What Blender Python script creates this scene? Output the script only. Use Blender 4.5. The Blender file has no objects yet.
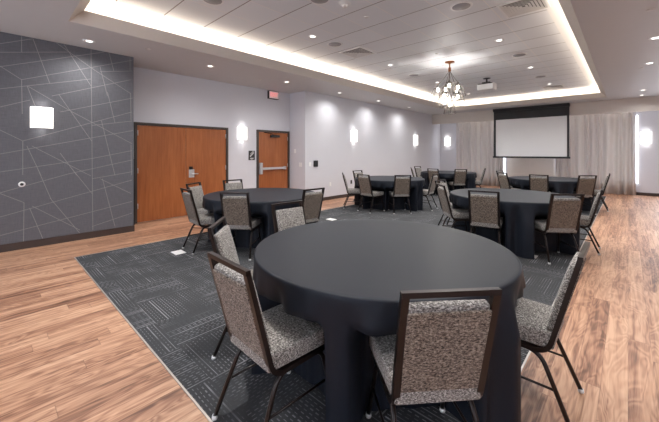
import bpy, bmesh, math, random
from mathutils import Vector, Matrix
random.seed(7)
S = bpy.context.scene
COL = S.collection
PI = math.pi

# ------------------------------------------------------------------ helpers
def lin(c):
    c /= 255.0
    return c / 12.92 if c <= 0.04045 else ((c + 0.055) / 1.055) ** 2.4
def rgb(r, g, b): return (lin(r), lin(g), lin(b), 1.0)

class NT:
    def __init__(s, name):
        s.m = bpy.data.materials.new(name); s.m.use_nodes = True
        s.t = s.m.node_tree; s.b = s.t.nodes['Principled BSDF']
    def n(s, typ, **kw):
        x = s.t.nodes.new(typ)
        for k, v in kw.items(): setattr(x, k, v)
        return x
    def put(s, sock, v):
        if isinstance(v, bpy.types.NodeSocket): s.t.links.new(v, sock)
        else: sock.default_value = v
    def math(s, op, a, b=0.0, c=0.0):
        x = s.n('ShaderNodeMath', operation=op)
        for i, v in enumerate((a, b, c)): s.put(x.inputs[i], v)
        return x.outputs[0]
    def sep(s, v):
        x = s.n('ShaderNodeSeparateXYZ'); s.put(x.inputs[0], v); return x.outputs
    def comb(s, x, y, z=0.0):
        c = s.n('ShaderNodeCombineXYZ')
        for i, v in enumerate((x, y, z)): s.put(c.inputs[i], v)
        return c.outputs[0]
    def coord(s): return s.n('ShaderNodeTexCoord').outputs['Object']
    def scale(s, v, sc):
        x = s.n('ShaderNodeMapping'); s.put(x.inputs[0], v); x.inputs['Scale'].default_value = sc; return x.outputs[0]
    def noise(s, v, scale, detail=3.0, rough=0.5, dist=0.0):
        x = s.n('ShaderNodeTexNoise'); s.put(x.inputs['Vector'], v)
        x.inputs['Scale'].default_value = scale; x.inputs['Detail'].default_value = detail
        x.inputs['Roughness'].default_value = rough; x.inputs['Distortion'].default_value = dist
        return x.outputs['Fac']
    def white(s, v):
        x = s.n('ShaderNodeTexWhiteNoise', noise_dimensions='3D'); s.put(x.inputs['Vector'], v); return x.outputs['Value']
    def ramp(s, f, stops):
        x = s.n('ShaderNodeValToRGB'); s.put(x.inputs[0], f)
        e = x.color_ramp.elements
        while len(e) < len(stops): e.new(0.5)
        for el, (p, c) in zip(e, stops): el.position = p; el.color = c
        return x.outputs['Color']
    def mix(s, f, a, b, mode='MIX'):
        x = s.n('ShaderNodeMix', data_type='RGBA', blend_type=mode)
        s.put(x.inputs[0], f); s.put(x.inputs[6], a); s.put(x.inputs[7], b); return x.outputs[2]
    def bump(s, h, strength, dist=0.002):
        x = s.n('ShaderNodeBump'); x.inputs['Strength'].default_value = strength; x.inputs['Distance'].default_value = dist
        s.put(x.inputs['Height'], h); s.put(s.b.inputs['Normal'], x.outputs[0])
    def set(s, col=None, rough=None, metal=None, spec=None):
        if col is not None: s.put(s.b.inputs['Base Color'], col)
        if rough is not None: s.put(s.b.inputs['Roughness'], rough)
        if metal is not None: s.put(s.b.inputs['Metallic'], metal)
        if spec is not None: s.put(s.b.inputs['Specular IOR Level'], spec)
        return s

def plain(name, c, rough=0.5, metal=0.0, spec=0.5, var=0.04, sc=6.0):
    t = NT(name)
    f = t.noise(t.coord(), sc, 3.0)
    a = tuple(min(1, v * (1 - var)) for v in c[:3]) + (1,); b = tuple(min(1, v * (1 + var)) for v in c[:3]) + (1,)
    t.set(t.mix(f, a, b), rough, metal, spec)
    return t.m
def glow(name, c, strength):
    t = NT(name); t.set((0.8, 0.8, 0.8, 1), 0.5)
    t.b.inputs['Emission Color'].default_value = c; t.b.inputs['Emission Strength'].default_value = strength
    return t.m

# ------------------------------------------------------------------ materials
M = {}
M['wall'] = plain('pale_wall_paint', rgb(209, 209, 215), 0.7, spec=0.3, var=0.015)
M['soffit'] = plain('grey_soffit_paint', rgb(202, 202, 203), 0.5, spec=0.4, var=0.02)
M['fascia'] = plain('cove_fascia_paint', rgb(208, 203, 197), 0.6, var=0.02)
M['valance'] = plain('valance_paint', rgb(214, 207, 200), 0.65, var=0.02)
M['white'] = plain('white_plastic', rgb(232, 232, 232), 0.4, var=0.01)
M['offwhite'] = plain('offwhite_metal', rgb(214, 212, 210), 0.5, var=0.02)
M['grille'] = plain('grey_speaker_grille', rgb(158, 156, 158), 0.6, var=0.05, sc=90)
M['black'] = plain('black_plastic', rgb(22, 22, 24), 0.4, var=0.1)
M['darkgrey'] = plain('dark_grey', rgb(48, 47, 49), 0.5, var=0.06)
M['doorframe'] = plain('dark_bronze_door_frame', rgb(66, 58, 54), 0.4, var=0.06)
M['basebrown'] = plain('dark_brown_base', rgb(62, 50, 46), 0.45, var=0.08)
M['steel'] = plain('brushed_steel', rgb(205, 205, 207), 0.35, 0.5, var=0.05, sc=60)
M['copper'] = plain('copper', rgb(150, 98, 66), 0.3, 0.9, var=0.05)
M['wire'] = plain('chandelier_wire', rgb(112, 106, 102), 0.35, 0.3, var=0.05)
M['chairmetal'] = plain('bronze_black_metal', rgb(38, 30, 28), 0.32, 0.45, var=0.12, sc=40)
M['glide'] = plain('clear_glide', rgb(205, 205, 205), 0.3, var=0.02)
M['screen'] = plain('screen_fabric', rgb(226, 226, 228), 0.85, spec=0.1, var=0.01)
M['screenblack'] = plain('screen_black', rgb(38, 38, 41), 0.6, var=0.06)
M['lens'] = plain('lens_glass', rgb(20, 24, 34), 0.08, var=0.02)
M['alum'] = plain('aluminium_edge', rgb(190, 184, 178), 0.4, 0.6, var=0.04)
M['sconce'] = glow('sconce_shade_glow', rgb(255, 252, 246), .55)
M['lamp'] = glow('downlight_lamp', rgb(255, 250, 244), 1.3)
M['bulb'] = glow('bulb_glow', rgb(255, 244, 226), 14.0)
M['led'] = glow('cove_led', rgb(255, 241, 222), 7.5)
M['ledlow'] = glow('curtain_led', rgb(255, 246, 236), 1.2)  # glow of the added strip behind the valance
M['exitred'] = glow('exit_red', rgb(255, 8, 6), 0.34)
M['exitface'] = glow('exit_face', rgb(255, 214, 208), 0.03)

def wood_floor():
    t = NT('oak_plank_floor'); x, y, z = t.sep(t.coord())
    W, L = 0.13, 1.6
    u = t.math('DIVIDE', x, W); i = t.math('FLOOR', u)
    off = t.white(t.comb(i, 3.7, 1.1))
    v = t.math('ADD', t.math('DIVIDE', y, L), t.math('MULTIPLY', off, 7.0)); j = t.math('FLOOR', v)
    r1 = t.white(t.comb(i, j, 0.5)); r2 = t.white(t.comb(i, j, 9.5))
    # grain, stretched along the plank and offset per plank
    gx = t.math('ADD', x, t.math('MULTIPLY', r1, 31.0)); gy = t.math('ADD', y, t.math('MULTIPLY', r2, 17.0))
    g1 = t.noise(t.comb(t.math('MULTIPLY', gx, 20.0), t.math('MULTIPLY', gy, 0.9)), 1.0, 4.0, 0.6, 1.2)
    low = t.noise(t.comb(t.math('MULTIPLY', gx, 7.0), t.math('MULTIPLY', gy, 1.4)), 1.0, 2.0, 0.5, 0.6)
    rings = t.math('SINE', t.math('MULTIPLY', low, 70.0))
    rings = t.math('MULTIPLY', t.math('ADD', rings, 1.0), 0.5)
    fine = t.noise(t.comb(t.math('MULTIPLY', gx, 160.0), t.math('MULTIPLY', gy, 5.0)), 1.0, 2.0)
    f = t.math('ADD', t.math('MULTIPLY', g1, 0.75), t.math('MULTIPLY', rings, 0.11))
    f = t.math('ADD', f, t.math('MULTIPLY', fine, 0.14))
    f = t.math('ADD', f, t.math('MULTIPLY', t.math('SUBTRACT', r1, 0.5), 0.17))
    col = t.ramp(f, [(0.29, rgb(102, 68, 51)), (0.42, rgb(151, 108, 84)), (0.54, rgb(185, 142, 113)), (0.72, rgb(209, 169, 139))])
    fx = t.math('FRACT', u); fy = t.math('FRACT', v)
    ex = t.math('LESS_THAN', t.math('MINIMUM', fx, t.math('SUBTRACT', 1.0, fx)), 0.008)
    ey = t.math('LESS_THAN', t.math('MINIMUM', fy, t.math('SUBTRACT', 1.0, fy)), 0.0016)
    e = t.math('MULTIPLY', t.math('MAXIMUM', ex, ey), 0.38)
    t.set(t.mix(e, col, rgb(84, 54, 42)), t.math('ADD', 0.36, t.math('MULTIPLY', fine, 0.16)), 0.0, 0.5)
    return t.m
M['floor'] = wood_floor()

def carpet_mat():
    t = NT('charcoal_dash_carpet'); x, y, z = t.sep(t.coord())
    T = 0.50
    a = t.math('DIVIDE', x, T); b = t.math('DIVIDE', y, T)
    ia = t.math('FLOOR', a); ib = t.math('FLOOR', b)
    par = t.math('MODULO', t.math('ABSOLUTE', t.math('ADD', ia, ib)), 2.0)
    inv = t.math('SUBTRACT', 1.0, par)
    # u runs along a line, v across the lines; they swap from one carpet tile to the next
    u = t.math('ADD', t.math('MULTIPLY', x, par), t.math('MULTIPLY', y, inv))
    v = t.math('ADD', t.math('MULTIPLY', y, par), t.math('MULTIPLY', x, inv))
    P = 0.025
    k = t.math('FLOOR', t.math('DIVIDE', v, P)); fv = t.math('FRACT', t.math('DIVIDE', v, P))
    rk = t.white(t.comb(k, ia, ib)); rk2 = t.white(t.comb(k, ib, 4.4))
    wid = t.math('ADD', 0.12, t.math('MULTIPLY', rk2, 0.26))
    line = t.math('LESS_THAN', fv, wid)
    fu = t.math('FRACT', t.math('ADD', t.math('DIVIDE', u, 0.045), rk2))
    dash = t.math('MAXIMUM', t.math('LESS_THAN', fu, 0.55), t.math('GREATER_THAN', rk, 0.72))
    patch = t.noise(t.comb(x, y, 0.0), 3.2, 2.0)
    pm = t.math('MULTIPLY', t.math('SUBTRACT', patch, 0.36), 4.5); 
    pm = t.math('MINIMUM', t.math('MAXIMUM', pm, 0.1), 1.0)
    amt = t.math('MULTIPLY', t.math('MULTIPLY', line, dash), t.math('MULTIPLY', pm, t.math('ADD', 0.35, t.math('MULTIPLY', rk, 0.65))))
    pile = t.noise(t.coord(), 420.0, 2.0)
    base = t.mix(pile, rgb(47, 48, 50), rgb(81, 82, 84))
    lightc = t.mix(pile, rgb(108, 108, 112), rgb(172, 172, 176))
    t.set(t.mix(amt, base, lightc), 0.95, 0.0, 0.1)
    t.bump(pile, 0.5, 0.004)
    return t.m
M['carpet'] = carpet_mat()

def door_wood():
    t = NT('cherry_door_veneer'); x, y, z = t.sep(t.coord())
    g = t.noise(t.comb(0.0, t.math('MULTIPLY', y, 34.0), t.math('MULTIPLY', z, 1.6)), 1.0, 4.0, 0.6, 0.8)
    h = t.noise(t.comb(0.0, t.math('MULTIPLY', y, 4.0), t.math('MULTIPLY', z, 0.8)), 1.0, 2.0)
    f = t.math('ADD', t.math('MULTIPLY', g, 0.6), t.math('MULTIPLY', h, 0.4))
    t.set(t.ramp(f, [(0.3, rgb(132, 72, 36)), (0.5, rgb(158, 92, 50)), (0.7, rgb(176, 108, 62))]), 0.38, 0.0, 0.5)
    return t.m
M['door'] = door_wood()

def fabric(name, stops, sc):
    t = NT(name); c = t.coord()
    n1 = t.noise(t.scale(c, (0.75, 1.0, 1.5)), sc, 2.0, 0.65)
    n2 = t.noise(c, sc * 3.1, 1.0)
    f = t.math('ADD', t.math('MULTIPLY', n1, 0.7), t.math('MULTIPLY', n2, 0.3))
    t.set(t.ramp(f, stops), 0.95, 0.0, 0.1)
    t.b.inputs['Sheen Weight'].default_value = 0.15
    t.bump(f, 0.5, 0.002)
    return t.m
M['fabric'] = fabric('grey_tweed', [(0.36, rgb(52, 48, 46)), (0.46, rgb(106, 101, 97)), (0.54, rgb(146, 141, 136)), (0.63, rgb(198, 194, 188))], 118.0)
M['fabricback'] = fabric('taupe_tweed', [(0.38, rgb(38, 31, 28)), (0.46, rgb(94, 82, 73)), (0.54, rgb(124, 112, 101)), (0.64, rgb(160, 148, 136))], 105.0)

def cloth_mat():
    t = NT('black_polyester_cloth')
    f = t.noise(t.coord(), 900.0, 1.0)
    t.set(t.mix(f, rgb(22, 26, 34), rgb(28, 32, 41)), 0.5, 0.0, 0.22)
    return t.m
M['cloth'] = cloth_mat()

def curtain_mat():
    t = NT('taupe_curtain_fabric')
    f = t.noise(t.scale(t.coord(), (60, 60, 4)), 1.0, 2.0)
    c = t.mix(f, rgb(210, 205, 203), rgb(226, 221, 218)); t.set(c, 0.8, 0.0, 0.25)
    tl = t.n('ShaderNodeBsdfTranslucent'); t.put(tl.inputs[0], c); mx = t.n('ShaderNodeMixShader'); mx.inputs[0].default_value = 0.12
    t.t.links.new(t.b.outputs[0], mx.inputs[1]); t.t.links.new(tl.outputs[0], mx.inputs[2])
    t.t.links.new(mx.outputs[0], t.t.nodes['Material Output'].inputs['Surface'])
    return t.m
M['curtain'] = curtain_mat()

def darkwall_mat():
    t = NT('charcoal_wallcovering'); c = t.coord()
    a = t.noise(t.scale(c, (1, 9, 260)), 1.0, 2.0); b = t.noise(t.scale(c, (1, 260, 9)), 1.0, 2.0)
    f = t.math('MULTIPLY', t.math('ADD', a, b), 0.5)
    t.set(t.ramp(f, [(0.35, rgb(84, 84, 89)), (0.65, rgb(103, 103, 108))]), 0.6, 0.0, 0.4)
    return t.m
M['darkwall'] = darkwall_mat()
M['inlay'] = plain('thin_inlay_line', rgb(140, 138, 138), 0.5, var=0.03)

def tile_mat():
    # lay-in tiles 0.595 m square on a light metal grid
    t = NT('acoustic_ceiling_tile'); x, y, z = t.sep(t.coord())
    G, GY = 0.6035, 0.641
    fx = t.math('FRACT', t.math('DIVIDE', t.math('ADD', x, 0.882 + G * 20), G))
    fy = t.math('FRACT', t.math('DIVIDE', t.math('ADD', y, -5.09 + GY * 20), GY))
    dx = t.math('MINIMUM', fx, t.math('SUBTRACT', 1.0, fx)); dy = t.math('MINIMUM', fy, t.math('SUBTRACT', 1.0, fy))
    lx = t.math('LESS_THAN', dx, 0.010); ly = t.math('LESS_THAN', dy, 0.012)
    p = t.noise(t.coord(), 140.0, 2.0)
    ix = t.math('FLOOR', t.math('DIVIDE', t.math('ADD', x, 0.882 + G * 20), G)); iy = t.math('FLOOR', t.math('DIVIDE', t.math('ADD', y, -5.09 + GY * 20), GY))
    r = t.white(t.comb(ix, iy, 2.0))
    q = t.math('ADD', t.math('MULTIPLY', p, 0.5), t.math('MULTIPLY', r, 0.5))
    base = t.mix(q, rgb(221, 223, 226), rgb(230, 232, 235))
    c1 = t.mix(lx, base, rgb(238, 234, 230)); c2 = t.mix(ly, c1, rgb(140, 132, 128))
    t.set(c2, 0.6, 0.0, 0.35)
    return t.m
M['tile'] = tile_mat()

def glass_mat():
    t = NT('window_glass'); tr = t.n('ShaderNodeBsdfTransparent'); gl = t.n('ShaderNodeBsdfGlossy'); gl.inputs['Roughness'].default_value = 0.03
    mx = t.n('ShaderNodeMixShader'); mx.inputs[0].default_value = 0.07
    t.t.links.new(tr.outputs[0], mx.inputs[1]); t.t.links.new(gl.outputs[0], mx.inputs[2])
    t.t.links.new(mx.outputs[0], t.t.nodes['Material Output'].inputs['Surface'])
    return t.m
M['glass'] = glass_mat()

# ------------------------------------------------------------------ mesh helpers
def box(bm, x0, x1, y0, y1, z0, z1, mi=0, bev=0.0, seg=2):
    r = bmesh.ops.create_cube(bm, size=1.0)
    vs = r['verts']
    for v in vs:
        v.co = Vector(((x0 + x1) / 2 + v.co.x * (x1 - x0), (y0 + y1) / 2 + v.co.y * (y1 - y0), (z0 + z1) / 2 + v.co.z * (z1 - z0)))
    fs = {f for v in vs for f in v.link_faces}
    for f in fs: f.material_index = mi
    if bev > 0:
        es = list({e for v in vs for e in v.link_edges})
        r = bmesh.ops.bevel(bm, geom=es, offset=bev, segments=seg, affect='EDGES', profile=0.5)
        for f in r['faces']: f.material_index = mi; f.smooth = True
    return vs

def fillet(pts, r, n=5):
    P = [Vector(p) for p in pts]; out = [P[0]]
    for i in range(1, len(P) - 1):
        a, b, c = P[i - 1], P[i], P[i + 1]
        d1 = (a - b); d2 = (c - b); rr = min(r, d1.length * 0.48, d2.length * 0.48)
        s, e = b + d1.normalized() * rr, b + d2.normalized() * rr
        for k in range(n + 1):
            t = k / n; out.append(s * (1 - t) ** 2 + b * 2 * t * (1 - t) + e * t * t)
    out.append(P[-1]); return out

def sweep(bm, pts, prof, up=(0, 0, 1), closed=False, mi=0, smooth=False, cap=True):
    """carry a closed 2D profile (side, up) along a polyline"""
    P = [Vector(p) for p in pts]; n = len(P); rings = []; U = Vector(up)
    for i in range(n):
        if closed: t = (P[(i + 1) % n] - P[i]).normalized() + (P[i] - P[i - 1]).normalized()
        elif i == 0: t = P[1] - P[0]
        elif i == n - 1: t = P[-1] - P[-2]
        else: t = (P[i + 1] - P[i]).normalized() + (P[i] - P[i - 1]).normalized()
        t.normalize()
        u = U - t * U.dot(t)
        if u.length < 1e-4: u = Vector((0, 1, 0)) - t * t.y
        u.normalize(); s = t.cross(u)
        k = 1.0
        if closed or 0 < i < n - 1:
            d = (P[(i + 1) % n] - P[i]).normalized(); k = 1.0 / max(0.5, d.dot(t))
        rings.append([bm.verts.new(P[i] + s * a * k + u * b) for a, b in prof])
    m = len(prof)
    for i in range(n if closed else n - 1):
        A, B = rings[i], rings[(i + 1) % n]
        for j in range(m):
            f = bm.faces.new((A[j], A[(j + 1) % m], B[(j + 1) % m], B[j])); f.material_index = mi; f.smooth = smooth
    if cap and not closed:
        for q in (rings[0][::-1], rings[-1]):
            f = bm.faces.new(q); f.material_index = mi
    return rings
def circ(r, n=10): return [(r * math.cos(2 * PI * k / n), r * math.sin(2 * PI * k / n)) for k in range(n)]
def rect(a, b): return [(-a, -b), (a, -b), (a, b), (-a, b)]
def tube(bm, pts, r, n=8, mi=0): sweep(bm, pts, circ(r, n), mi=mi, smooth=True)

def lathe(bm, prof, c=(0, 0, 0), n=24, mi=0, smooth=True, axis='Z'):
    """revolve (radius, height) pairs about a vertical axis"""
    rings = []
    for r, h in prof:
        if r < 1e-6: rings.append([bm.verts.new((0, 0, h))]); continue
        rings.append([bm.verts.new((r * math.cos(2 * PI * k / n), r * math.sin(2 * PI * k / n), h)) for k in range(n)])
    allv = [v for q in rings for v in q]
    for A, B in zip(rings, rings[1:]):
        for k in range(n):
            q = []
            for v in (A[k % len(A)], A[(k + 1) % len(A)], B[(k + 1) % len(B)], B[k % len(B)]):
                if v not in q: q.append(v)
            if len(q) > 2:
                f = bm.faces.new(q); f.material_index = mi; f.smooth = smooth
    for v in allv:
        x, y, z = v.co
        if axis == 'X': v.co = Vector((z, x, y))
        elif axis == 'Y': v.co = Vector((y, z, x))
        v.co += Vector(c)
    return allv

def quad(bm, pts, mi=0):
    f = bm.faces.new([bm.verts.new(p) for p in pts]); f.material_index = mi; return f

def mesh(name, bm, mats, recalc=True):
    if recalc: bmesh.ops.recalc_face_normals(bm, faces=bm.faces)
    me = bpy.data.meshes.new(name); bm.to_mesh(me); bm.free()
    for m in (mats if isinstance(mats, (list, tuple)) else [mats]): me.materials.append(m)
    return me
def obj(name, bm, mats, parent=None, loc=None, recalc=True):
    o = bpy.data.objects.new(name, mesh(name, bm, mats, recalc)); COL.objects.link(o)
    if parent is not None: o.parent = parent
    if loc is not None: o.location = loc
    return o
def tag(o, label, cat, group=None):
    o['label'] = label; o['category'] = cat
    if group: o['group'] = group
    return o
def thing(name, loc, label, cat, group=None, rz=0.0):
    o = bpy.data.objects.new(name, None); COL.objects.link(o); o.empty_display_size = 0.1
    o.location = loc; o.rotation_euler = (0, 0, rz)
    return tag(o, label, cat, group)
def struct(name, bm, mats, parent=None):
    o = obj(name, bm, mats, parent)
    if parent is None: o['kind'] = 'structure'
    return o
def dup(root, loc, rz, label, group=None):
    r = root.copy(); COL.objects.link(r); r.location = loc; r.rotation_euler = (0, 0, rz); r['label'] = label
    if group: r['group'] = group
    for ch in list(root.children):
        c = ch.copy(); COL.objects.link(c); c.parent = r
        for g in list(ch.children):
            d = g.copy(); COL.objects.link(d); d.parent = c
    return r
def lamp(name, kind, loc, energy, color=(1, 1, 1), rot=(0, 0, 0), **kw):
    l = bpy.data.lights.new(name, kind); l.energy = energy; l.color = color
    for k, v in kw.items(): setattr(l, k, v)
    o = bpy.data.objects.new(name, l); COL.objects.link(o); o.location = loc; o.rotation_euler = rot
    return o

# ------------------------------------------------------------------ the room
XL, XR, YB, YF = -6.88, 2.3, -3.2, 15.5      # wall planes
XD, XW = -7.58, -6.83                        # recessed door wall, dark wall face
CZ, TZ = 3.29, 3.63                          # soffit and tile ceiling
bm = bmesh.new(); box(bm, -7.8, 2.5, -3.4, 16.0, -0.1, 0.0); struct('floor', bm, M['floor'])

# dark panelled wall with its inlaid lines
LINES = [(0.363, 3.308, 0.363, 3.034), (0.363, 2.612, 0.37, 2.084), (0.376, 1.668, 0.376, 1.143), (0.39, 0.715, 0.384, 0.107), (0.131, 3.109, 0.492, 3.277), (0.492, 3.277, 0.689, 2.613), (0.131, 2.981, 0.954, 3.174), (0.131, 2.767, 1.433, 3.285), (0.131, 2.777, 0.363, 2.612), (0.363, 2.612, 1.863, 3.227), (0.766, 3.295, 1.262, 2.948), (1.262, 2.948, 1.846, 2.594), (0.866, 3.3, 1.234, 2.647), (1.234, 3.291, 1.26, 0.137), (1.498, 3.292, 1.571, 2.971), (1.364, 2.92, 1.863, 3.025), (1.364, 3.008, 1.474, 2.504), (1.474, 2.576, 1.59, 2.027), (0.131, 2.438, 1.234, 2.769), (1.83, 3.282, 1.83, 3.027), (1.838, 2.608, 1.846, 2.101), (1.846, 1.631, 1.855, 1.067), (0.719, 2.407, 1.846, 2.859), (0.423, 2.529, 0.921, 2.206), (0.423, 2.529, 0.527, 2.192), (0.131, 2.167, 0.458, 2.31), (0.806, 2.438, 1.248, 1.682), (0.921, 2.206, 1.863, 1.656), (0.819, 2.156, 1.88, 2.519), (1.248, 1.961, 1.863, 2.083), (1.383, 2.058, 1.59, 1.069), (0.131, 1.825, 0.376, 1.668), (0.376, 1.668, 1.863, 2.253), (0.131, 1.468, 1.88, 1.905), (0.423, 1.591, 0.586, 1.122), (0.48, 1.592, 1.234, 1.081), (0.819, 1.482, 1.041, 1.098), (1.248, 1.385, 1.863, 1.526), (0.131, 1.2, 1.248, 1.385), (0.131, 0.88, 0.39, 0.715), (0.131, 0.89, 0.921, 1.131), (0.921, 1.131, 1.863, 1.349), (0.131, 0.53, 1.863, 0.972), (0.527, 1.293, 0.706, 0.737), (0.934, 1.281, 1.248, 0.775), (0.453, 0.623, 0.609, 0.108), (0.48, 0.651, 1.081, 0.168), (0.694, 0.754, 1.077, 0.118), (1.248, 1.033, 1.863, 1.126), (1.364, 1.026, 1.846, 0.719), (1.399, 1.024, 1.59, 0.142), (0.131, 0.254, 1.863, 0.569), (1.248, 0.2, 1.863, 0.35)]
bm = bmesh.new(); box(bm, -7.7, XW, YB - .2, 1.89, 0, CZ)
for rep in range(3):
    for y1, z1, y2, z2 in LINES:
        a = Vector((XW + .0006, y1 - 1.75 * rep, min(z1, CZ - .003))); b = Vector((XW + .0006, y2 - 1.75 * rep, min(z2, CZ - .003)))
        d = (b - a).normalized(); s = Vector((0, -d.z, d.y)) * 0.0036
        if b.y < YB: continue
        quad(bm, (a - s, b - s, b + s, a + s), 1)
struct('wall_left', bm, [M['darkwall'], M['inlay']])
bm = bmesh.new(); box(bm, XD - .2, XD, 1.885, 6.5, 0, CZ); struct('wall_door_recess', bm, M['wall'])
bm = bmesh.new(); box(bm, XD, XL, 6.33, 6.5, 0, CZ); box(bm, XL - .2, XL, 6.5, 16.0, 0, CZ); struct('wall_left_far', bm, M['wall'])
def window(n, fixed, a, b, z0, z1, axis):
    """frame, mullion and pane filling an opening; fixed = the plane the frame stands in"""
    def bx(m, u0, u1, z0_, z1_, d0, d1):
        if axis == 'X': box(m, u0, u1, fixed + d0, fixed + d1, z0_, z1_)
        else: box(m, fixed + d0, fixed + d1, u0, u1, z0_, z1_)
    w = bmesh.new()
    for u in (a, b - .05): bx(w, u, u + .05, z0, z1, -.025, .025)
    for z in (z0, z1 - .05): bx(w, a + .05, b - .05, z, z + .05, -.025, .025)
    c = (a + b) / 2; bx(w, c - .02, c + .02, z0 + .05, z1 - .05, -.02, .02)
    wo = struct('window_%d' % n, w, M['offwhite'])
    g = bmesh.new(); bx(g, a + .05, b - .05, z0 + .05, z1 - .05, -.004, .004); obj('pane', g, M['glass'], wo)
RW_ADDED = [(-2.4, -.2)]  # unseen window, added to let in daylight fill from the side
bm = bmesh.new(); ys = [YB] + [v for w in RW_ADDED for v in w] + [16.0]
for k in range(0, len(ys), 2): box(bm, XR, XR + .2, ys[k], ys[k + 1], 0, CZ)
for a, b in RW_ADDED: box(bm, XR, XR + .2, a, b, 0, .8); box(bm, XR, XR + .2, a, b, 2.8, CZ)
struct('wall_right', bm, M['wall'])
for k, (a, b) in enumerate(RW_ADDED): window(4 + k, XR + .1, a, b, .8, 2.8, 'Y')
BW_ADDED = [(-6.0, -3.8), (-2.8, -.6)]  # two made-up windows behind the camera, added for more daylight
bm = bmesh.new(); xs = [-7.8] + [v for w in BW_ADDED for v in w] + [XR + .2]
for k in range(0, len(xs), 2): box(bm, xs[k], xs[k + 1], YB - .2, YB, 0, CZ)
for a, b in BW_ADDED: box(bm, a, b, YB - .2, YB, 0, .8); box(bm, a, b, YB - .2, YB, 2.8, CZ)
struct('wall_back', bm, M['wall'])
for k, (a, b) in enumerate(BW_ADDED): window(5 + k, YB - .1, a, b, .8, 2.8, 'X')
# far wall with three window openings
WINS = [(-5.95, -3.90), (-2.1, .31), (0.74, 1.9)]
bm = bmesh.new(); xs = [XL] + [v for w in WINS for v in w] + [XR]
for k in range(0, len(xs), 2): box(bm, xs[k], xs[k + 1], YF, YF + .2, 0, CZ)
for a, b in WINS: box(bm, a, b, YF, YF + .2, 0, .35); box(bm, a, b, YF, YF + .2, 2.85, CZ)
struct('wall_far', bm, M['wall'])
for k, (a, b) in enumerate(WINS): window(1 + k, YF + .1, a, b, .35, 2.85, 'X')

bm = bmesh.new(); box(bm, -3.86, -2.14, YF - .012, YF, .105, 2.9); struct('trim_4', bm, M['valance'])
# soffit ring, sloped cove fascia, cove trough, tile ceiling
TX0, TX1, TY0, TY1 = -5.60, -0.50, 0.755, 13.75
bm = bmesh.new()
for a in ((-7.8, TX0, YB - .2, 16.0), (TX1, 2.5, YB - .2, 16.0), (TX0, TX1, YB - .2, TY0), (TX0, TX1, TY1, 16.0)): box(bm, *a, CZ, CZ + .06)
struct('ceiling', bm, M['soffit'])
def ring(bm, o0, z0, o1, z1, mi=0):
    """four mitred faces between two offsets from the tray edge"""
    def c(o): return [(TX0 + o, TY0 + o), (TX1 - o, TY0 + o), (TX1 - o, TY1 - o), (TX0 + o, TY1 - o)]
    A, B = c(o0), c(o1)
    for k in range(4):
        l = (k + 1) % 4
        quad(bm, ((*A[k], z0), (*A[l], z0), (*B[l], z1), (*B[k], z1)), mi)
bm = bmesh.new()
ring(bm, 0, CZ, .155, CZ + .15); ring(bm, .155, CZ + .15, .11, CZ + .15); ring(bm, .11, CZ + .15, .11, CZ + .125); ring(bm, .11, CZ + .125, -.18, CZ + .125)
struct('trim_1', bm, M['fascia'])
bm = bmesh.new()
ring(bm, -.18, CZ + .125, -.18, TZ); ring(bm, -.18, TZ, .30, TZ)
struct('ceiling_cove', bm, M['white'])
bm = bmesh.new(); box(bm, TX0 + .30, TX1 - .385, TY0 + .3, TY1 - .3, TZ, TZ + .04); struct('ceiling_tray', bm, M['tile'])
bm = bmesh.new(); box(bm, TX1 - .385, TX1 - .30, TY0 + .3, TY1 - .3, TZ, TZ + .04); struct('trim_2', bm, M['white'])
# LED strip lights lying in the cove trough
for nm, (x0, x1, y0, y1), lb in (
        ('cove_light', (TX0 + .03, TX0 + .07, TY0 + .07, TY1 - .07), 'warm white LED strip in the ceiling cove along the wall with doors'),
        ('cove_light', (TX1 - .07, TX1 - .03, TY0 + .07, TY1 - .07), 'warm white LED strip in the ceiling cove above the wood aisle'),
        ('cove_light', (TX0 + .07, TX1 - .07, TY1 - .07, TY1 - .03), 'warm white LED strip in the ceiling cove before the projection screen'),
        ('cove_light', (TX0 + .07, TX1 - .07, TY0 + .03, TY0 + .07), 'warm white LED strip in the ceiling cove above the camera end')):
    bm = bmesh.new(); box(bm, x0, x1, y0, y1, CZ + .126, CZ + .142); tag(obj(nm, bm, M['led']), lb, 'light', 'LED strips in the ceiling cove')

bm = bmesh.new(); box(bm, XL + .9, .2, 14.75, 14.79, CZ - .06, CZ - .03); box(bm, XL + .9, .2, 14.72, 14.80, CZ - .03, CZ)  # invented strip light, out of sight, put in to brighten the curtains
tag(obj('curtain_light', bm, M['ledlow']), 'LED strip concealed behind the valance, washing the curtains', 'light')
# valance, baseboards
bm = bmesh.new(); box(bm, XL, XR, 14.6, 14.72, 2.84, CZ); struct('trim_3', bm, M['valance'])
def bb(name, *a):
    bm = bmesh.new()
    for q in a: box(bm, *q, 0, .105 if name != 'baseboard_left' else .115)
    struct(name, bm, M['basebrown'])
bb('baseboard_left', (XW, XW + .012, YB, 1.89), (-7.58, XW + .012, 1.89, 1.902))
bb('baseboard_recess', (XD, XD + .012, 4.3, 5.12), (XD, XD + .012, 6.28, 6.33), (XD, XL, 6.318, 6.33))
bb('baseboard_far_left', (XL, XL + .012, 6.33, YF))
bb('baseboard_far', (XL, XR, YF - .012, YF))
bb('baseboard_right', (XR - .012, XR, YB, YF)); bb('baseboard_back', (-6.8, XR, YB, YB + .012))

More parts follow.
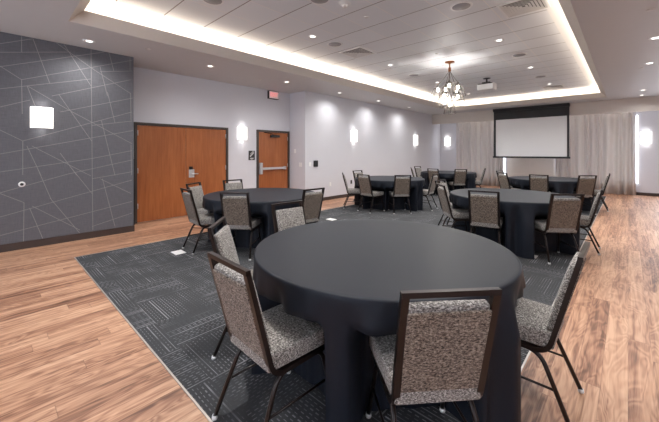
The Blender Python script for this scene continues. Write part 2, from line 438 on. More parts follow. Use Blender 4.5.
# carpet with its metal edge
CX0, CX1, CY0, CY1 = -5.72, -0.54, 0.85, 14.3
bm = bmesh.new(); box(bm, CX0, CX1, CY0, CY1, 0.0, .005)
car = tag(obj('carpet', bm, M['carpet']), 'charcoal carpet with pale dashed line pattern set into the wood floor', 'carpet')
bm = bmesh.new(); w = .011
for a in ((CX0 - w, CX0, CY0 - w, CY1 + w), (CX1, CX1 + w, CY0 - w, CY1 + w), (CX0, CX1, CY0 - w, CY0), (CX0, CX1, CY1, CY1 + w)): box(bm, *a, 0, .007)
obj('edge_strip', bm, M['alum'], car)['label'] = 'thin metal edge strip'

# ------------------------------------------------------------------ doors
def door(name, y0, y1, h, leaves):
    f = bmesh.new(); t = .055; x0, x1 = XD - .01, XD + .045
    box(f, x0, x1, y0, y0 + t, 0, h, 0, .004); box(f, x0, x1, y1 - t, y1, 0, h, 0, .004); box(f, x0, x1, y0 + t, y1 - t, h - t, h, 0, .004)
    d = struct(name, f, M['doorframe']); n = leaves; wl = (y1 - y0 - 2 * t) / n
    for k in range(n):
        b = bmesh.new(); box(b, XD + .001, XD + .022, y0 + t + k * wl + .004, y0 + t + (k + 1) * wl - .004, .012, h - t - .004, 0, .002)
        lf = obj('door_leaf', b, M['door'], d)
        hy = y0 + t + .012 if k == 0 and n == 2 else y1 - t - .012
        for z in (.3, 1.05, h - .28):
            b = bmesh.new(); lathe(b, [(0, 0), (.008, 0), (.008, .11), (0, .11)], (XD + .03, hy, z), 10); obj('hinge', b, M['steel'], lf)
    return d
d1 = door('door_1', 2.10, 4.25, 2.13, 2)
b = bmesh.new(); box(b, XD + .022, XD + .034, 3.24, CZ + .08, .90, 1.09, 0, .005); box(b, XD + .022, XD + .05, 3.245, 3.325, 1.09, 1.16, 1, .005)
hd = obj('door_handle', b, [M['steel'], M['black']], d1); hd['label'] = 'steel lever handle with black card reader'
b = bmesh.new(); tube(b, fillet([(XD + .03, 3.29, .985), (XD + .085, 3.29, .985), (XD + .085, 3.44, .985)], .02), .011); obj('lever', b, M['steel'], hd)
d2 = door('door_2', 5.13, 6.29, 2.13, 1)
b = bmesh.new(); box(b, XD + .06, XD + .10, 5.24, 6.1, 1.0, 1.065, 0, .008); box(b, XD + .022, XD + .10, 5.2, 5.28, .88, 1.2, 0, .01); box(b, XD + .022, XD + .1, 6.06, 6.12, .985, 1.08, 0, .006)
obj('push_bar', b, M['steel'], d2)['label'] = 'steel horizontal panic bar'
b = bmesh.new(); box(b, XD + .022, XD + .075, 5.58, 5.9, 1.93, 2.0, 0, .01); tube(b, [(XD + .09, 5.66, 2.0), (XD + .19, 5.5, 2.03), (XD + .05, 5.36, 2.06)], .011)
obj('door_closer', b, M['black'], d2)['label'] = 'dark overhead door closer'

# wall fittings
def wallbox(name, x, y, z, w, h, t, m, label, cat, bev=.004, group=None):
    b = bmesh.new(); box(b, x, x + t, y - w / 2, y + w / 2, z - h / 2, z + h / 2, 0, bev)
    return tag(obj(name, b, m), label, cat, group)
bm = bmesh.new(); box(bm, XW - .03, XW + .006, 1.89, 1.91, .12, 1.37, 0, .002)
tag(obj('corner_guard', bm, M['black']), 'slim black guard on the end of the dark lined wall', 'corner guard')
s = thing('door_sign', (XD, 4.975, 1.41), 'small dark square sign beside the single wooden door with push bar', 'sign')
b = bmesh.new(); box(b, 0, .008, -.1, .1, -.13, .13, 0, .003); obj('sign_plate', b, M['darkgrey'], s)
b = bmesh.new()   # white stair pictogram: a rising run of steps, and a line of raised print below
for k in range(4): box(b, .008, .011, -.06 + k * .03, -.025 + k * .03, -.03 + k * .028, -.004 + k * .028)
tube(b, [(.010, -.05, .035), (.010, .05, .12)], .006, 6)
box(b, .008, .011, -.055, .055, -.085, -.07); box(b, .008, .011, -.035, .035, -.108, -.095)
obj('sign_symbol', b, M['white'], s)
wallbox('intercom', XL, 6.75, 1.155, .17, .19, .03, M['black'], 'black square control panel on the pale wall beside the recess corner', 'control panel', .008)
wallbox('light_switch', XL, 6.52, 1.14, .085, .12, .008, M['white'], 'white light switch beside the black control panel', 'switch')
def ybox(name, x, z, w, h, label, cat):
    b = bmesh.new(); box(b, x - w / 2, x + w / 2, 6.322, 6.33, z - h / 2, z + h / 2, 0, .003); return tag(obj(name, b, M['white']), label, cat)
ybox('thermostat', -7.33, 1.53, .08, .12, 'white thermostat high on the narrow return wall by the single door', 'thermostat')
ybox('light_switch', -7.08, 1.13, .12, .12, 'white switch plate low on the narrow return wall by the single door', 'switch')
for y, m, lb in ((7.4, M['white'], 'white wall outlet low on the pale wall below the control panel'), (8.45, M['black'], 'black wall outlet low on the pale wall behind a chair')):
    o = thing('wall_outlet', (XL, y, .49), lb, 'outlet')
    b = bmesh.new(); box(b, 0, .008, -.04, .04, -.062, .062, 0, .003); obj('cover_plate', b, m, o)
    for dz in (-.028, .028):
        b = bmesh.new(); box(b, .008, .011, -.018, .018, dz - .014, dz + .014, 0, .002); obj('socket', b, m, o)
o = thing('wall_lock', (XW, .365, 1.0), 'round chrome lock on the dark lined wall below the sconce', 'lock')
b = bmesh.new(); lathe(b, [(0, 0), (.042, 0), (.042, .012), (.036, .02), (.022, .02)], n=24, axis='X'); obj('escutcheon', b, M['white'], o)
b = bmesh.new(); lathe(b, [(.0, .016), (.022, .016), (.018, .026), (0, .028)], n=20, axis='X'); obj('lock_cylinder', b, M['black'], o)
# exit sign
e = thing('exit_sign', (XD, 5.68, 3.155), 'lit exit sign with red letters above the single wooden door', 'exit sign')
b = bmesh.new(); box(b, 0, .075, -.18, .18, -.115, .115, 0, .006); obj('housing', b, M['darkgrey'], e)
b = bmesh.new(); box(b, .075, .080, -.165, .165, -.1, .1); obj('sign_face', b, M['exitface'], e)
fc = bpy.data.curves.new('exit_text', 'FONT'); fc.body = 'EXIT'; fc.offset = .003; fc.size = .16; fc.align_x = 'CENTER'; fc.align_y = 'CENTER'; fc.extrude = .002
to = bpy.data.objects.new('tmp_text', fc); COL.objects.link(to); bpy.context.view_layer.update()
me = bpy.data.meshes.new_from_object(to.evaluated_get(bpy.context.evaluated_depsgraph_get())); bpy.data.objects.remove(to)
R = Matrix(((0, 0, 1, .082), (.80, 0, 0, 0), (0, 1, 0, 0), (0, 0, 0, 1)))
me.transform(R); me.materials.clear(); me.materials.append(M['exitred'])
o = bpy.data.objects.new('exit_lettering', me); COL.objects.link(o); o.parent = e; o['label'] = 'red EXIT letters'

# sconces: half-round white shade on a back plate, lit from within
def sconce(loc, rz, w, h, label):
    s = thing('wall_sconce', loc, label, 'wall lamp', 'white wall sconces', rz)
    b = bmesh.new(); box(b, 0, .012, -w * .36, w * .36, -h * .4, h * .4, 0, .003); obj('back_plate', b, M['steel'], s)
    b = bmesh.new(); n = 12; d = .1; sh = []
    for k in range(n + 1):
        a = -PI / 2 + PI * k / n
        sh.append((.012 + d * max(0, math.cos(a)) ** .6, w / 2 * math.sin(a)))
    lo = [b.verts.new((x, y, -h / 2)) for x, y in sh]; hi = [b.verts.new((x, y, h / 2)) for x, y in sh]
    for k in range(n): f = b.faces.new((lo[k], lo[k + 1], hi[k + 1], hi[k])); f.smooth = True
    so = obj('shade', b, M['sconce'], s)
    md = so.modifiers.new('thickness', 'SOLIDIFY'); md.thickness = .004; md.offset = 1
    fx, fy = math.cos(rz), math.sin(rz)
    for sg in (1, -1):
        lamp('sconce_bulb', 'SPOT', (loc[0] + fx * .07, loc[1] + fy * .07, loc[2] + sg * h * .42), .45, (1, .96, .92),
             (PI if sg > 0 else 0, 0, 0), spot_size=2.3, spot_blend=.8, shadow_soft_size=.03)
    return s
sconce((XW, .595, 2.04), 0, .27, .33, 'white half-round wall sconce glowing on the dark lined wall')
sconce((XD, 4.66, 2.0), 0, .27, .34, 'white wall sconce between the double doors and the single door')
sconce((XL, 8.56, 2.05), 0, .27, .40, 'white wall sconce on the long pale wall, first after the recess')
sconce((XL, 12.9, 2.03), 0, .27, .44, 'white wall sconce on the long pale wall, close to the curtained end')
sconce((-6.50, YF, 2.03), -PI / 2, .27, .42, 'white wall sconce on the end wall between pale corner and curtain')
sconce((.455, YF, 2.0), -PI / 2, .27, .42, 'white wall sconce on the end wall past the curtain above the wood aisle')

# ------------------------------------------------------------------ ceiling fittings
def downlight(x, y, z, label, en, grp, size=2.75):
    t = thing('downlight', (x, y, z), label, 'ceiling light', grp)
    b = bmesh.new(); lathe(b, [(.046, 0), (.046, -.0045), (.082, -.006), (.085, 0), (.085, .002)], n=24); obj('trim_ring', b, M['white'], t)
    b = bmesh.new(); lathe(b, [(0, -.0025), (.0455, -.0025), (.0455, -.0045), (0, -.0055)], n=24); obj('lens', b, M['lamp'], t)
    lamp('downlight_beam', 'SPOT', (x, y, z - .02), en, (1, .985, .97), spot_size=size, spot_blend=1.0, shadow_soft_size=.05)
SOF = [(1.1, 'first, over the dark lined wall'), (3.1, 'second, over the double wooden doors'), (5.1, 'third, before the exit sign'), (7.1, 'fourth, past the recess corner'),
       (9.1, 'fifth, beyond the first pale wall sconce'), (11.2, 'sixth, close to the curtained end')]
for y, lb in SOF: downlight(-6.36, y * 1.0227, CZ, 'round downlight in the soffit along the doors, ' + lb, 23, 'soffit downlights along the door wall')
for y, lb in ((3.0, 'out of view behind'), (7.0, 'the one at the picture edge'), (8.9, 'second from the picture edge'), (12.6, 'third from the picture edge'), (13.7, 'last before the valance')):
    downlight(.317, y * 1.0227, CZ, 'round downlight in the soffit above the wood aisle, ' + lb, 42 if y < 13 else 12, 'soffit downlights above the wood aisle')
downlight(.31, 1.0, CZ, 'round downlight in the soffit above the wood aisle, above the camera', 30, 'soffit downlights above the wood aisle')
TR = {(-4.19, 1.44): 'above the carpet corner', (-4.19, 4.04): 'nearest the smoke detector, door side', (-4.19, 6.63): 'past the door side air vent', (-4.19, 9.23): 'beyond the chandelier, door side', (-4.19, 11.8): 'door side before the screen',
      (-1.77, 1.44): 'above the closest table', (-1.77, 4.0): 'aisle side above the second table', (-1.77, 6.57): 'aisle side past the large air vent', (-1.77, 9.2): 'aisle side level with the projector', (-1.77, 11.8): 'aisle side before the screen'}
for (x, y), lb in TR.items(): downlight(x * 1.0142, y * 1.0142, TZ, 'round downlight in the tiled ceiling, ' + lb, 70, 'downlights in the tiled ceiling')
def speaker(x, y, z, label):
    t = thing('ceiling_speaker', (x * 1.0142, y * 1.0142, z), label, 'ceiling speaker', 'round ceiling speakers')
    b = bmesh.new(); lathe(b, [(.125, -.006), (.15, -.008), (.155, 0), (.155, .003)], n=32); obj('speaker_rim', b, M['white'], t)
    b = bmesh.new(); lathe(b, [(0, -.010), (.126, -.006), (.126, .002), (0, .002)], n=32); obj('speaker_grille', b, M['grille'], t)
for x, y, lb in ((-4.2, 2.13, 'at the tray edge by the doors'), (-3.1, 3.12, 'beside the smoke detector'), (-4.17, 4.62, 'beside the door side air vent'), (-1.76, 4.67, 'beside the aisle side air vent'), (-1.72, 7.85, 'aisle side past the chandelier'),
                 (-4.26, 7.93, 'door side past the chandelier'), (-1.78, 10.5, 'aisle side beyond the projector')):
    speaker(x, y, TZ, 'round white speaker grille in the tiled ceiling, ' + lb)
def vent(x, y, label):
    t = thing('air_vent', (x * 1.0142, y * 1.0142, TZ), label, 'air vent', 'square air vents in the tiled ceiling')
    b = bmesh.new(); h = .29
    for a in ((-h, h, -h, -h + .03), (-h, h, h - .03, h), (-h, -h + .03, -h + .03, h - .03), (h - .03, h, -h + .03, h - .03)): box(b, *a, -.012, 0)
    obj('vent_frame', b, M['white'], t)
    b = bmesh.new(); box(b, -h + .03, h - .03, -h + .03, h - .03, -.002, 0); obj('vent_throat', b, M['darkgrey'], t)
    b = bmesh.new()
    for k in range(6):    # louvres of the four blowing sides, mitred at the diagonals
        o = .03 + k * .041; a = h - o; c = a - .034
        for q in range(4):
            r = Matrix.Rotation(q * PI / 2, 3, 'Z')
            P = [r @ Vector(p) for p in ((-a, -a, -.012), (a, -a, -.012), (c, -c, -.004), (-c, -c, -.004))]
            P2 = [p + Vector((0, 0, .002)) for p in P]
            vs = [b.verts.new(p) for p in P + P2]
            for f in ((0, 1, 2, 3), (7, 6, 5, 4), (0, 4, 5, 1), (1, 5, 6, 2), (2, 6, 7, 3), (3, 7, 4, 0)): b.faces.new([vs[i] for i in f])
    obj('louvres', b, M['offwhite'], t)
vent(-4.17, 5.345, 'square louvred air vent in the tiled ceiling above the door side tables')
vent(-1.10, 5.28, 'square louvred air vent in the tiled ceiling near the aisle side cove')
vent(-1.76, 12.45, 'square louvred air vent in the tiled ceiling before the screen')
t = thing('smoke_detector', (-2.97, 3.50, TZ), 'white domed smoke detector on the tiled ceiling', 'smoke detector')
b = bmesh.new(); lathe(b, [(0, -.03), (.055, -.026), (.07, -.012), (.085, -.01), (.09, 0)], n=24); obj('detector_base', b, M['white'], t)
b = bmesh.new(); lathe(b, [(0, -.06), (.03, -.056), (.042, -.04), (.045, -.026)], n=20); obj('sensor_head', b, M['offwhite'], t)
def sprinkler(x, y, z, label):
    b = bmesh.new(); lathe(b, [(0, -.012), (.03, -.011), (.04, -.004), (.042, 0)], n=20); tag(obj('sprinkler_cap', b, M['offwhite'], loc=(x, y, z)), label, 'sprinkler', 'round sprinkler caps')
sprinkler(-3.022, 4.087, TZ, 'small round sprinkler cap in the tiled ceiling past the smoke detector')
sprinkler(-3.022, 6.643, TZ, 'small round sprinkler cap in the tiled ceiling before the chandelier')
sprinkler(-6.106, 1.912, CZ, 'small round sprinkler cap in the soffit over the double doors')
sprinkler(-6.648, 4.602, CZ, 'small round sprinkler cap in the soffit before the exit sign')
sprinkler(0.205, 5.696, CZ, 'small round sprinkler cap in the soffit above the wood aisle, at the picture edge')
sprinkler(0.205, 9.501, CZ, 'small round sprinkler cap in the soffit above the wood aisle, farther along')

# chandelier
ch = thing('chandelier', (-3.08, 7.46, TZ), 'cluster chandelier of wire cages and bare bulbs over the carpet', 'chandelier')
b = bmesh.new(); lathe(b, [(0, 0), (.11, 0), (.11, -.015), (.03, -.035), (.02, -.05), (0, -.05)], n=24); obj('canopy', b, M['copper'], ch)
b = bmesh.new(); lathe(b, [(0, -.05), (.014, -.05), (.014, -.13), (.032, -.14), (.032, -.22), (.02, -.24), (0, -.24)], n=16); obj('stem', b, M['copper'], ch)
CG = [(0, 0, -.92), (.17, .05, -.74), (-.13, .14, -.76), (-.06, -.18, -.72), (.25, -.14, -.56), (-.27, -.04, -.54), (.06, .28, -.57), (-.20, .22, -.50), (.10, -.27, -.52)]
for k, (x, y, z) in enumerate(CG):
    b = bmesh.new(); r = math.hypot(x, y)
    tube(b, fillet([(x * .05, y * .05, -.22), (x * .55, y * .55, z * .5 - .13), (x, y, z + .02)], .3, 6), .005, 6); obj('cord', b, M['wire'], ch)
    cage = bmesh.new(); n = 6; tl = Matrix.Rotation(.15 * min(1, r / .2), 3, Vector((-y, x, 0)) if r > .01 else Vector((1, 0, 0)))
    a0 = k * .7
    def rr(rad, h): return [Vector((x, y, z)) + tl.inverted() @ Vector((rad * math.cos(a0 + 2 * PI * i / n), rad * math.sin(a0 + 2 * PI * i / n), h)) for i in range(n)]
    R0, R1, R2 = rr(.03, 0), rr(.085, -.06), rr(.15, -.30)
    for i in range(n):
        for A, B in ((R0[i], R1[i]), (R1[i], R2[i]), (R1[i], R1[(i + 1) % n]), (R2[i], R2[(i + 1) % n])): tube(cage, [A, B], .0052, 5)
    lathe(cage, [(0, .02), (.022, .02), (.03, -.002), (.02, -.05), (0, -.05)], (x, y, z), 12)
    co = obj('cage', cage, M['wire'], ch)
    b = bmesh.new(); lathe(b, [(0, -.05), (.012, -.052), (.022, -.085), (.025, -.105), (.018, -.13), (0, -.138)], (x, y, z), 14); obj('bulb', b, M['bulb'], co)
lamp('chandelier_light', 'POINT', (-3.08, 7.46, TZ - .90), 20, (1, .96, .92), shadow_soft_size=.04)

# projector
p = thing('projector', (-2.98, 9.84, TZ), 'white projector hung from the tiled ceiling facing the screen', 'projector')
b = bmesh.new(); lathe(b, [(0, 0), (.10, 0), (.10, -.012), (.022, -.02), (.022, -.12), (0, -.12)], n=18); box(b, -.1, .1, -.08, .08, -.135, -.115); obj('ceiling_mount', b, M['darkgrey'], p)
b = bmesh.new(); box(b, -.22, .22, -.16, .18, -.345, -.155, 0, .02, 3); obj('projector_body', b, M['white'], p)
b = bmesh.new(); box(b, -.2, .2, -.165, -.155, -.185, -.16, 0, .002); obj('exhaust_slot', b, M['black'], p)
b = bmesh.new(); lathe(b, [(0, .2), (.045, .2), (.055, .215), (.055, .17)], (.1, 0, -.22), 20, axis='Y'); obj('projector_lens', b, M['lens'], p)

# projection screen
s = thing('projection_screen', (-2.83, 14.45, CZ - .003), 'white projection screen pulled down from its black case in front of the curtains', 'projection screen')
b = bmesh.new(); box(b, -1.28, 1.28, -.09, .12, -.10, 0, 0, .004); box(b, -1.27, 1.27, -.08, .1, -.12, -.1); obj('screen_case', b, M['screenblack'], s)
b = bmesh.new()
for a in ((-1.27, 1.27, -.45, -.12), (-1.27, -1.185, -1.96, -.45), (1.2, 1.27, -1.96, -.45)): box(b, a[0], a[1], -.004, .001, a[2], a[3])
obj('black_border', b, M['screenblack'], s)
b = bmesh.new(); box(b, -1.185, 1.2, -.003, 0, -1.96, -.45); obj('screen_surface', b, M['screen'], s)
b = bmesh.new(); box(b, -1.30, 1.30, -.02, .02, -2.02, -1.95, 0, .008); obj('weight_bar', b, M['screenblack'], s)

# curtains: pleated sheets with real thickness
def curtain(x0, x1, y, z0, z1, label, seed):
    rnd = random.Random(seed); b = bmesh.new(); n = int((x1 - x0) / .018); ph = 0; cols = []
    for i in range(n + 1):
        x = x0 + (x1 - x0) * i / n; ph += .018 * 2 * PI / (.22 + .06 * math.sin(i * .11 + seed))
        col = []
        for k in range(7):
            q = k / 6; z = z0 + (z1 - z0) * q
            am = .085 - .03 * q
            col.append(b.verts.new((x + .02 * math.sin(ph * .5 + q), y + am * math.sin(ph + .25 * math.sin(q * 3 + i * .02)) + .018 * math.sin(ph * .37 + seed), z)))
        cols.append(col)
    for A, B in zip(cols, cols[1:]):
        for k in range(6): f = b.faces.new((A[k], B[k], B[k + 1], A[k + 1])); f.smooth = True
    o = tag(obj('curtain', b, M['curtain'], recalc=False), label, 'curtain', 'taupe pleated curtains')
    md = o.modifiers.new('thickness', 'SOLIDIFY'); md.thickness = .006
curtain(-6.02, -3.93, 15.27, .012, 3.2, 'taupe pleated curtain hanging between the pale corner and the projection screen', 1)
curtain(-2.10, .22, 15.27, .012, 3.2, 'taupe pleated curtain hanging from projection screen to the wood aisle end', 4)

# floor boxes in the carpet
for x, y, m, lb in ((-4.88, 1.94, M['white'], 'white floor outlet cover on the carpet by the double doors side table'), (-4.81, 5.21, M['white'], 'white floor outlet cover on the carpet between the door side tables'),
                    (-1.04, 5.32, M['offwhite'], 'grey floor outlet cover on the carpet beneath the second aisle side table chairs')):
    t = thing('floor_outlet', (x, y, .005), lb, 'floor outlet', 'square floor outlet covers')
    b = bmesh.new(); box(b, -.1, .1, -.075, .075, 0, .006, 0, .002); obj('cover_plate', b, m, t)
    b = bmesh.new(); box(b, -.07, .07, -.045, .045, .006, .008, 0, .001); obj('hinged_lid', b, m, t)

# ------------------------------------------------------------------ banquet chair
GZ = .0072
def make_chair(loc, rz, label, group):
    t = thing('banquet_chair', loc, label, 'chair', group, rz)
    # seat cushion, a little wider at the front, crowned on top
    b = bmesh.new(); box(b, -.208, .208, -.203, .235, .400, .490, 0, .013, 3)
    bmesh.ops.subdivide_edges(b, edges=[e for e in b.edges if e.calc_length() > .2], cuts=5, use_grid_fill=True)
    for v in b.verts:
        q = (v.co.y + .205) / .44
        v.co.x *= .93 + .10 * q
        if v.co.z > .46:
            v.co.z += .014 * max(0, 1 - (v.co.x / .22) ** 2) * max(0, 1 - ((v.co.y - .015) / .23) ** 2)
    for f in b.faces: f.smooth = True
    seat = obj('seat', b, M['fabric'], t)
    # back pad between the posts: pale cushion in front, taupe panel behind
    A = Vector((0, -.185, .455)); B = Vector((0, -.315, .925)); ax = (B - A).normalized(); nr = Vector((0, ax.z, -ax.y))
    def place(b):
        for v in b.verts: x, y, z = v.co; v.co = A + Vector((x, 0, 0)) + nr * y + ax * z
    b = bmesh.new(); box(b, -.173, .173, -.012, .032, .035, .434, 0, .014, 3); 
    bmesh.ops.subdivide_edges(b, edges=[e for e in b.edges if e.calc_length() > .2], cuts=5, use_grid_fill=True)
    for v in b.verts:
        if v.co.y > .01: v.co.y += .012 * max(0, 1 - (v.co.x / .18) ** 2) * max(0, 1 - ((v.co.z - .235) / .21) ** 2)
    place(b)
    for f in b.faces: f.smooth = True
    bc = obj('backrest', b, M['fabric'], t)
    b = bmesh.new(); box(b, -.1735, .1735, -.022, -.008, .012, .414, 0, .005, 2); place(b); obj('back_panel', b, M['fabricback'], bc)['label'] = 'taupe rear panel'
    # back frame: posts and squared top bar, bending under the seat
    b = bmesh.new(); w = .187
    pts = [(-w, .20, .378), (-w, -.175, .378), (-w, -.318, .928), (w, -.318, .928), (w, -.175, .378), (w, .20, .378)]
    fp = [Vector(pts[0])] + fillet(pts[0:3], .07, 6)[1:-1] + [Vector(pts[2]), Vector(pts[3])] + fillet(pts[3:6], .07, 6)[1:-1] + [Vector(pts[5])]
    prof = rect(.0135, .0135)
    # left post, right post and bar as one swept run each so corners stay square
    n1 = 1 + 7
    sweep(b, fp[:n1 + 1], rect(.0125, .016), up=(1, 0, 0)); sweep(b, fp[-(n1 + 1):], rect(.0125, .016), up=(1, 0, 0))
    sweep(b, [(-w - .016, -.318, .928), (w + .016, -.318, .928)], rect(.0125, .0115))
    obj('back_frame', b, M['chairmetal'], t)
    # four legs, each bending out of the under-seat rail, with pale glides
    for sx in (-1, 1):
        for pts in ([(sx * .180, .02, .366), (sx * .180, .165, .366), (sx * .215, .235, .012)], [(sx * .180, .02, .366), (sx * .180, -.135, .366), (sx * .208, -.285, .012)]):
            b = bmesh.new(); tube(b, fillet(pts, .09, 7), .0125, 10); lg = obj('leg', b, M['chairmetal'], t)
            e_ = Vector(pts[-1]); b = bmesh.new(); lathe(b, [(0, 0), (.014, 0), (.0165, .006), (.0145, .022), (0, .022)], (e_.x, e_.y, 0), 12)
            obj('glide', b, M['glide'], lg)
        b = bmesh.new(); tube(b, [(sx * .199, .201, .19), (sx * .196, -.212, .19)], .007, 8); obj('stretcher', b, M['chairmetal'], t)
    b = bmesh.new()
    for y in (.12, -.10): tube(b, [(-.185, y, .378), (.185, y, .378)], .009, 8)
    obj('seat_rail', b, M['chairmetal'], t)
    return t

TABLES = {  # centre, words
    'A': (-1.39, 2.05), 'B': (-4.57, 3.20), 'C': (-4.80, 7.55), 'D': (-4.75, 11.35), 'E': (-1.46, 6.0), 'F': (-1.6, 10.4)}
# top-bar centre, facing angle, label
CH = {
 'A': [(-1.475, .825, 88, 'chair at closest round table, rear legs closest to the wood planks and carpet edge'),
       (-.51, 1.25, 138, 'chair in front of the closest round table, seen squarely from behind'),
       (-.18, 2.30, 180, 'chair at closest round table standing partly on the wood aisle, seen edge-on'),
       (-2.35, 1.23, 47, 'chair at closest round table showing its pale front pad beside the carpet corner'),
       (-2.72, 2.24, -4, 'chair at far side of closest round table, legs hidden by its black cloth')],
 'B': [(-4.82, 2.02, 86, 'chair at the table by the double doors, sideways, near white floor cover'),
       (-5.68, 2.52, 32, 'chair at the table by the double doors, directly before the door handle'),
       (-5.78, 3.35, -4, 'chair beyond the table by the double doors, under the second wall sconce'),
       (-3.94, 2.31, 128, 'chair seen from behind in front of the table by the double doors'),
       (-3.46, 3.37, 176, 'chair at the table by the double doors, on its far side from them')],
 'C': [(-5.66, 6.58, 41, 'edge-on chair at the middle pale wall table, standing nearest the black control panel'),
       (-6.00, 7.67, -5, 'chair between the middle pale wall table and the pale wall, before the black outlet'),
       (-4.80, 6.36, 84, 'chair seen from behind at the middle pale wall table, beside the edge-on chair'),
       (-3.96, 6.83, 136, 'chair seen squarely from behind at the middle pale wall table'),
       (-3.63, 7.92, 186, 'sideways chair at the middle pale wall table, facing it from the chandelier side')],
 'D': [(-4.80, 10.23, 85, 'chair seen from behind at the pale wall table by the curtain'),
       (-3.98, 10.54, 133, 'chair seen squarely from behind at the pale wall table by the curtain'),
       (-3.60, 11.72, 200, 'chair at the pale wall table by the curtain, nearest the screen'),
       (-5.87, 10.70, 29, 'edge-on chair at the pale wall table by the curtain'),
       (-6.10, 11.64, -8, 'chair at the pale wall table by the curtain, below the last pale wall sconce')],
 'E': [(-2.34, 5.27, 42, 'sideways chair at the second aisle table, its dark frame nearest the carpet middle'),
       (-2.72, 6.13, -3, 'chair at the second aisle table on the carpet side, partly behind another chair'),
       (-1.50, 4.81, 101, 'chair seen squarely from behind in front of the second aisle table'),
       (-.58, 5.20, 128, 'chair seen from behind at the second aisle table, above the grey floor cover'),
       (-.28, 6.25, 182, 'edge-on chair at the second aisle table, against the wood aisle')],
 'F': [(-2.81, 10.50, -12, 'edge-on chair at the table before the screen, on its carpet side'),
       (-2.50, 9.52, 50, 'chair at the table before the screen showing a slanted pale pad'),
       (-1.60, 9.22, 96, 'chair seen squarely from behind at the table before the screen'),
       (-.70, 9.76, 128, 'chair seen from behind at the table before the screen, next to the aisle'),
       (-.34, 10.84, 182, 'edge-on chair at the table before the screen, against the wood aisle and curtain')]}
GR = {'A': 'chairs at the closest round table', 'B': 'chairs at the table by the double doors', 'C': 'chairs at the middle pale wall table',
      'D': 'chairs at the pale wall table by the curtain', 'E': 'chairs at the second aisle table', 'F': 'chairs at the table before the screen'}
TW = {'A': 'closest round table', 'B': 'round table by the double wooden doors', 'C': 'middle round table along the pale wall', 'D': 'round table by the pale wall and far curtain',
      'E': 'second round table beside the wood aisle', 'F': 'round table before the projection screen'}
proto = None; SEATS = {}
for k, rows in CH.items():
    SEATS[k] = []
    for x, y, a, lb in rows:
        r = math.radians(a); o = (x + .318 * math.cos(r), y + .318 * math.sin(r)); lb = 'grey ' + lb
        SEATS[k].append((*o, r))
        if proto is None: proto = make_chair((*o, GZ), r - PI / 2, lb, GR[k])
        else: dup(proto, (*o, GZ), r - PI / 2, lb, GR[k])

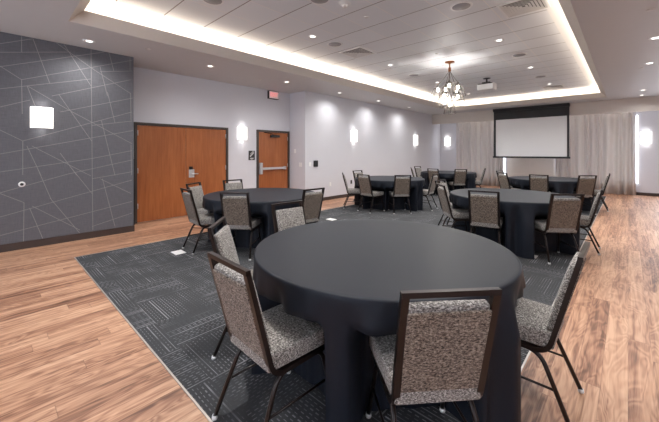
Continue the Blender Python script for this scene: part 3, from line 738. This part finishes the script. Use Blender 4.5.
# ------------------------------------------------------------------ tables and cloths
RT, ZT = .935, .78
def table(k):
    cx, cy = TABLES[k]
    t = thing('round_table', (cx, cy, GZ), 'round folding table under the black cloth, ' + TW[k], 'table', 'round banquet tables')
    b = bmesh.new(); lathe(b, [(0, .745), (.90, .745), (.915, .752), (.915, .762), (.90, .768), (0, .768)], n=48); obj('tabletop', b, M['offwhite'], t)
    for sx in (-1, 1):
        for sy in (-1, 1):
            b = bmesh.new(); tube(b, [(sx * .2, sy * .2, .745), (sx * .24, sy * .24, .004)], .014, 8); obj('leg', b, M['darkgrey'], t)
    # the cloth: flat top, soft rim, skirt with folds, pushed in by the seats
    N = 432; rnd = random.Random(ord(k)); f1, f2, f3 = rnd.random() * 6, rnd.random() * 6, rnd.random() * 6
    lim = []
    for i in range(N):
        th = 2 * PI * i / N; d = Vector((math.cos(th), math.sin(th))); L = 9.0
        for sx, sy, r in SEATS[k]:
            fx = Vector((math.cos(r), math.sin(r))); px = Vector((fx.y, -fx.x))
            for q in range(0, 100):
                R = .3 + q * .01; p = Vector((cx + d.x * R - sx, cy + d.y * R - sy))
                if abs(p.dot(px)) < .236 and -.35 < p.dot(fx) < .262: L = min(L, R - .012); break
        lim.append(L)
    base = [min(.985, l) for l in lim]
    # widen, then smooth round the rim so the cloth drapes instead of jumping
    w = [min(base[(i + j) % N] for j in range(-1, 2)) for i in range(N)]
    for _ in range(2): w = [sum(w[(i + j) % N] for j in range(-1, 2)) / 3 for i in range(N)]
    w = [min(w[i], base[i]) for i in range(N)]
    bm = bmesh.new()
    prof = [(0, ZT), (.3, ZT), (.6, ZT), (.8, ZT), (.905, ZT), (.924, ZT - .0012), (.932, ZT - .005), (RT + .001, ZT - .012), (RT + .003, ZT - .03)]
    zs = [.73, .70, .66, .62, .59, .57, .55, .53, .51, .495, .45, .38, .30, .2, .1, .03, .004]
    rings = []
    for r, z in prof:
        rings.append([bm.verts.new((cx, cy, z + GZ))] if r == 0 else [bm.verts.new((cx + r * math.cos(2 * PI * i / N), cy + r * math.sin(2 * PI * i / N), z + GZ)) for i in range(N)])
    for z in zs:
        q = (ZT - .03 - z) / (ZT - .03); row = []
        for i in range(N):
            th = 2 * PI * i / N
            fold = math.sin(13 * th + f1 + 1.4 * math.sin(2 * th + f2)) + .5 * math.sin(23 * th + f3) + .35 * math.sin(37 * th + f2)
            R = RT + .006 - .015 * q + .040 * fold * min(1, q * 2.6)
            s = min(1, max(0, (.625 - z) / .125)); s = s * s * (3 - 2 * s)
            tgt = min(R, w[i] + .004 * fold)
            R = R * (1 - s) + tgt * s
            row.append(bm.verts.new((cx + R * math.cos(th), cy + R * math.sin(th), z + GZ)))
        rings.append(row)
    for A, B in zip(rings, rings[1:]):
        for i in range(N):
            if len(A) == 1: f = bm.faces.new((A[0], B[i], B[(i + 1) % N]))
            else: f = bm.faces.new((A[i], B[i], B[(i + 1) % N], A[(i + 1) % N]))
            f.smooth = True
    tag(obj('tablecloth', bm, M['cloth']), 'black floor-length tablecloth draped over the ' + TW[k], 'tablecloth', 'black round tablecloths')
for k in TABLES: table(k)

# ------------------------------------------------------------------ daylight, camera, view
W = bpy.data.worlds.new('daylight'); S.world = W; W.use_nodes = True
bg = W.node_tree.nodes['Background']; bg.inputs[0].default_value = rgb(228, 236, 250); bg.inputs[1].default_value = 2.2

cam = bpy.data.cameras.new('camera'); co = bpy.data.objects.new('camera', cam); COL.objects.link(co)
F = 319.7
cam.sensor_fit = 'HORIZONTAL'; cam.sensor_width = 36.0; cam.lens = 36.0 * F / 659.0
cam.shift_y = -(211.0 - 152.5) / 659.0
cam.clip_start = .05; cam.clip_end = 100
co.location = (0, 0, 1.49); co.rotation_euler = (PI / 2, 0, math.atan2(298.5, 319.7))
S.camera = co
S.view_settings.view_transform = 'Standard'; S.view_settings.look = 'None'; S.view_settings.gamma = 1.0
S.view_settings.use_curve_mapping = False; S.view_settings.exposure = 1.72
S.cycles.use_denoising = True
S.cycles.max_bounces = 8; S.cycles.diffuse_bounces = 5
S.cycles.sample_clamp_indirect = 6.0
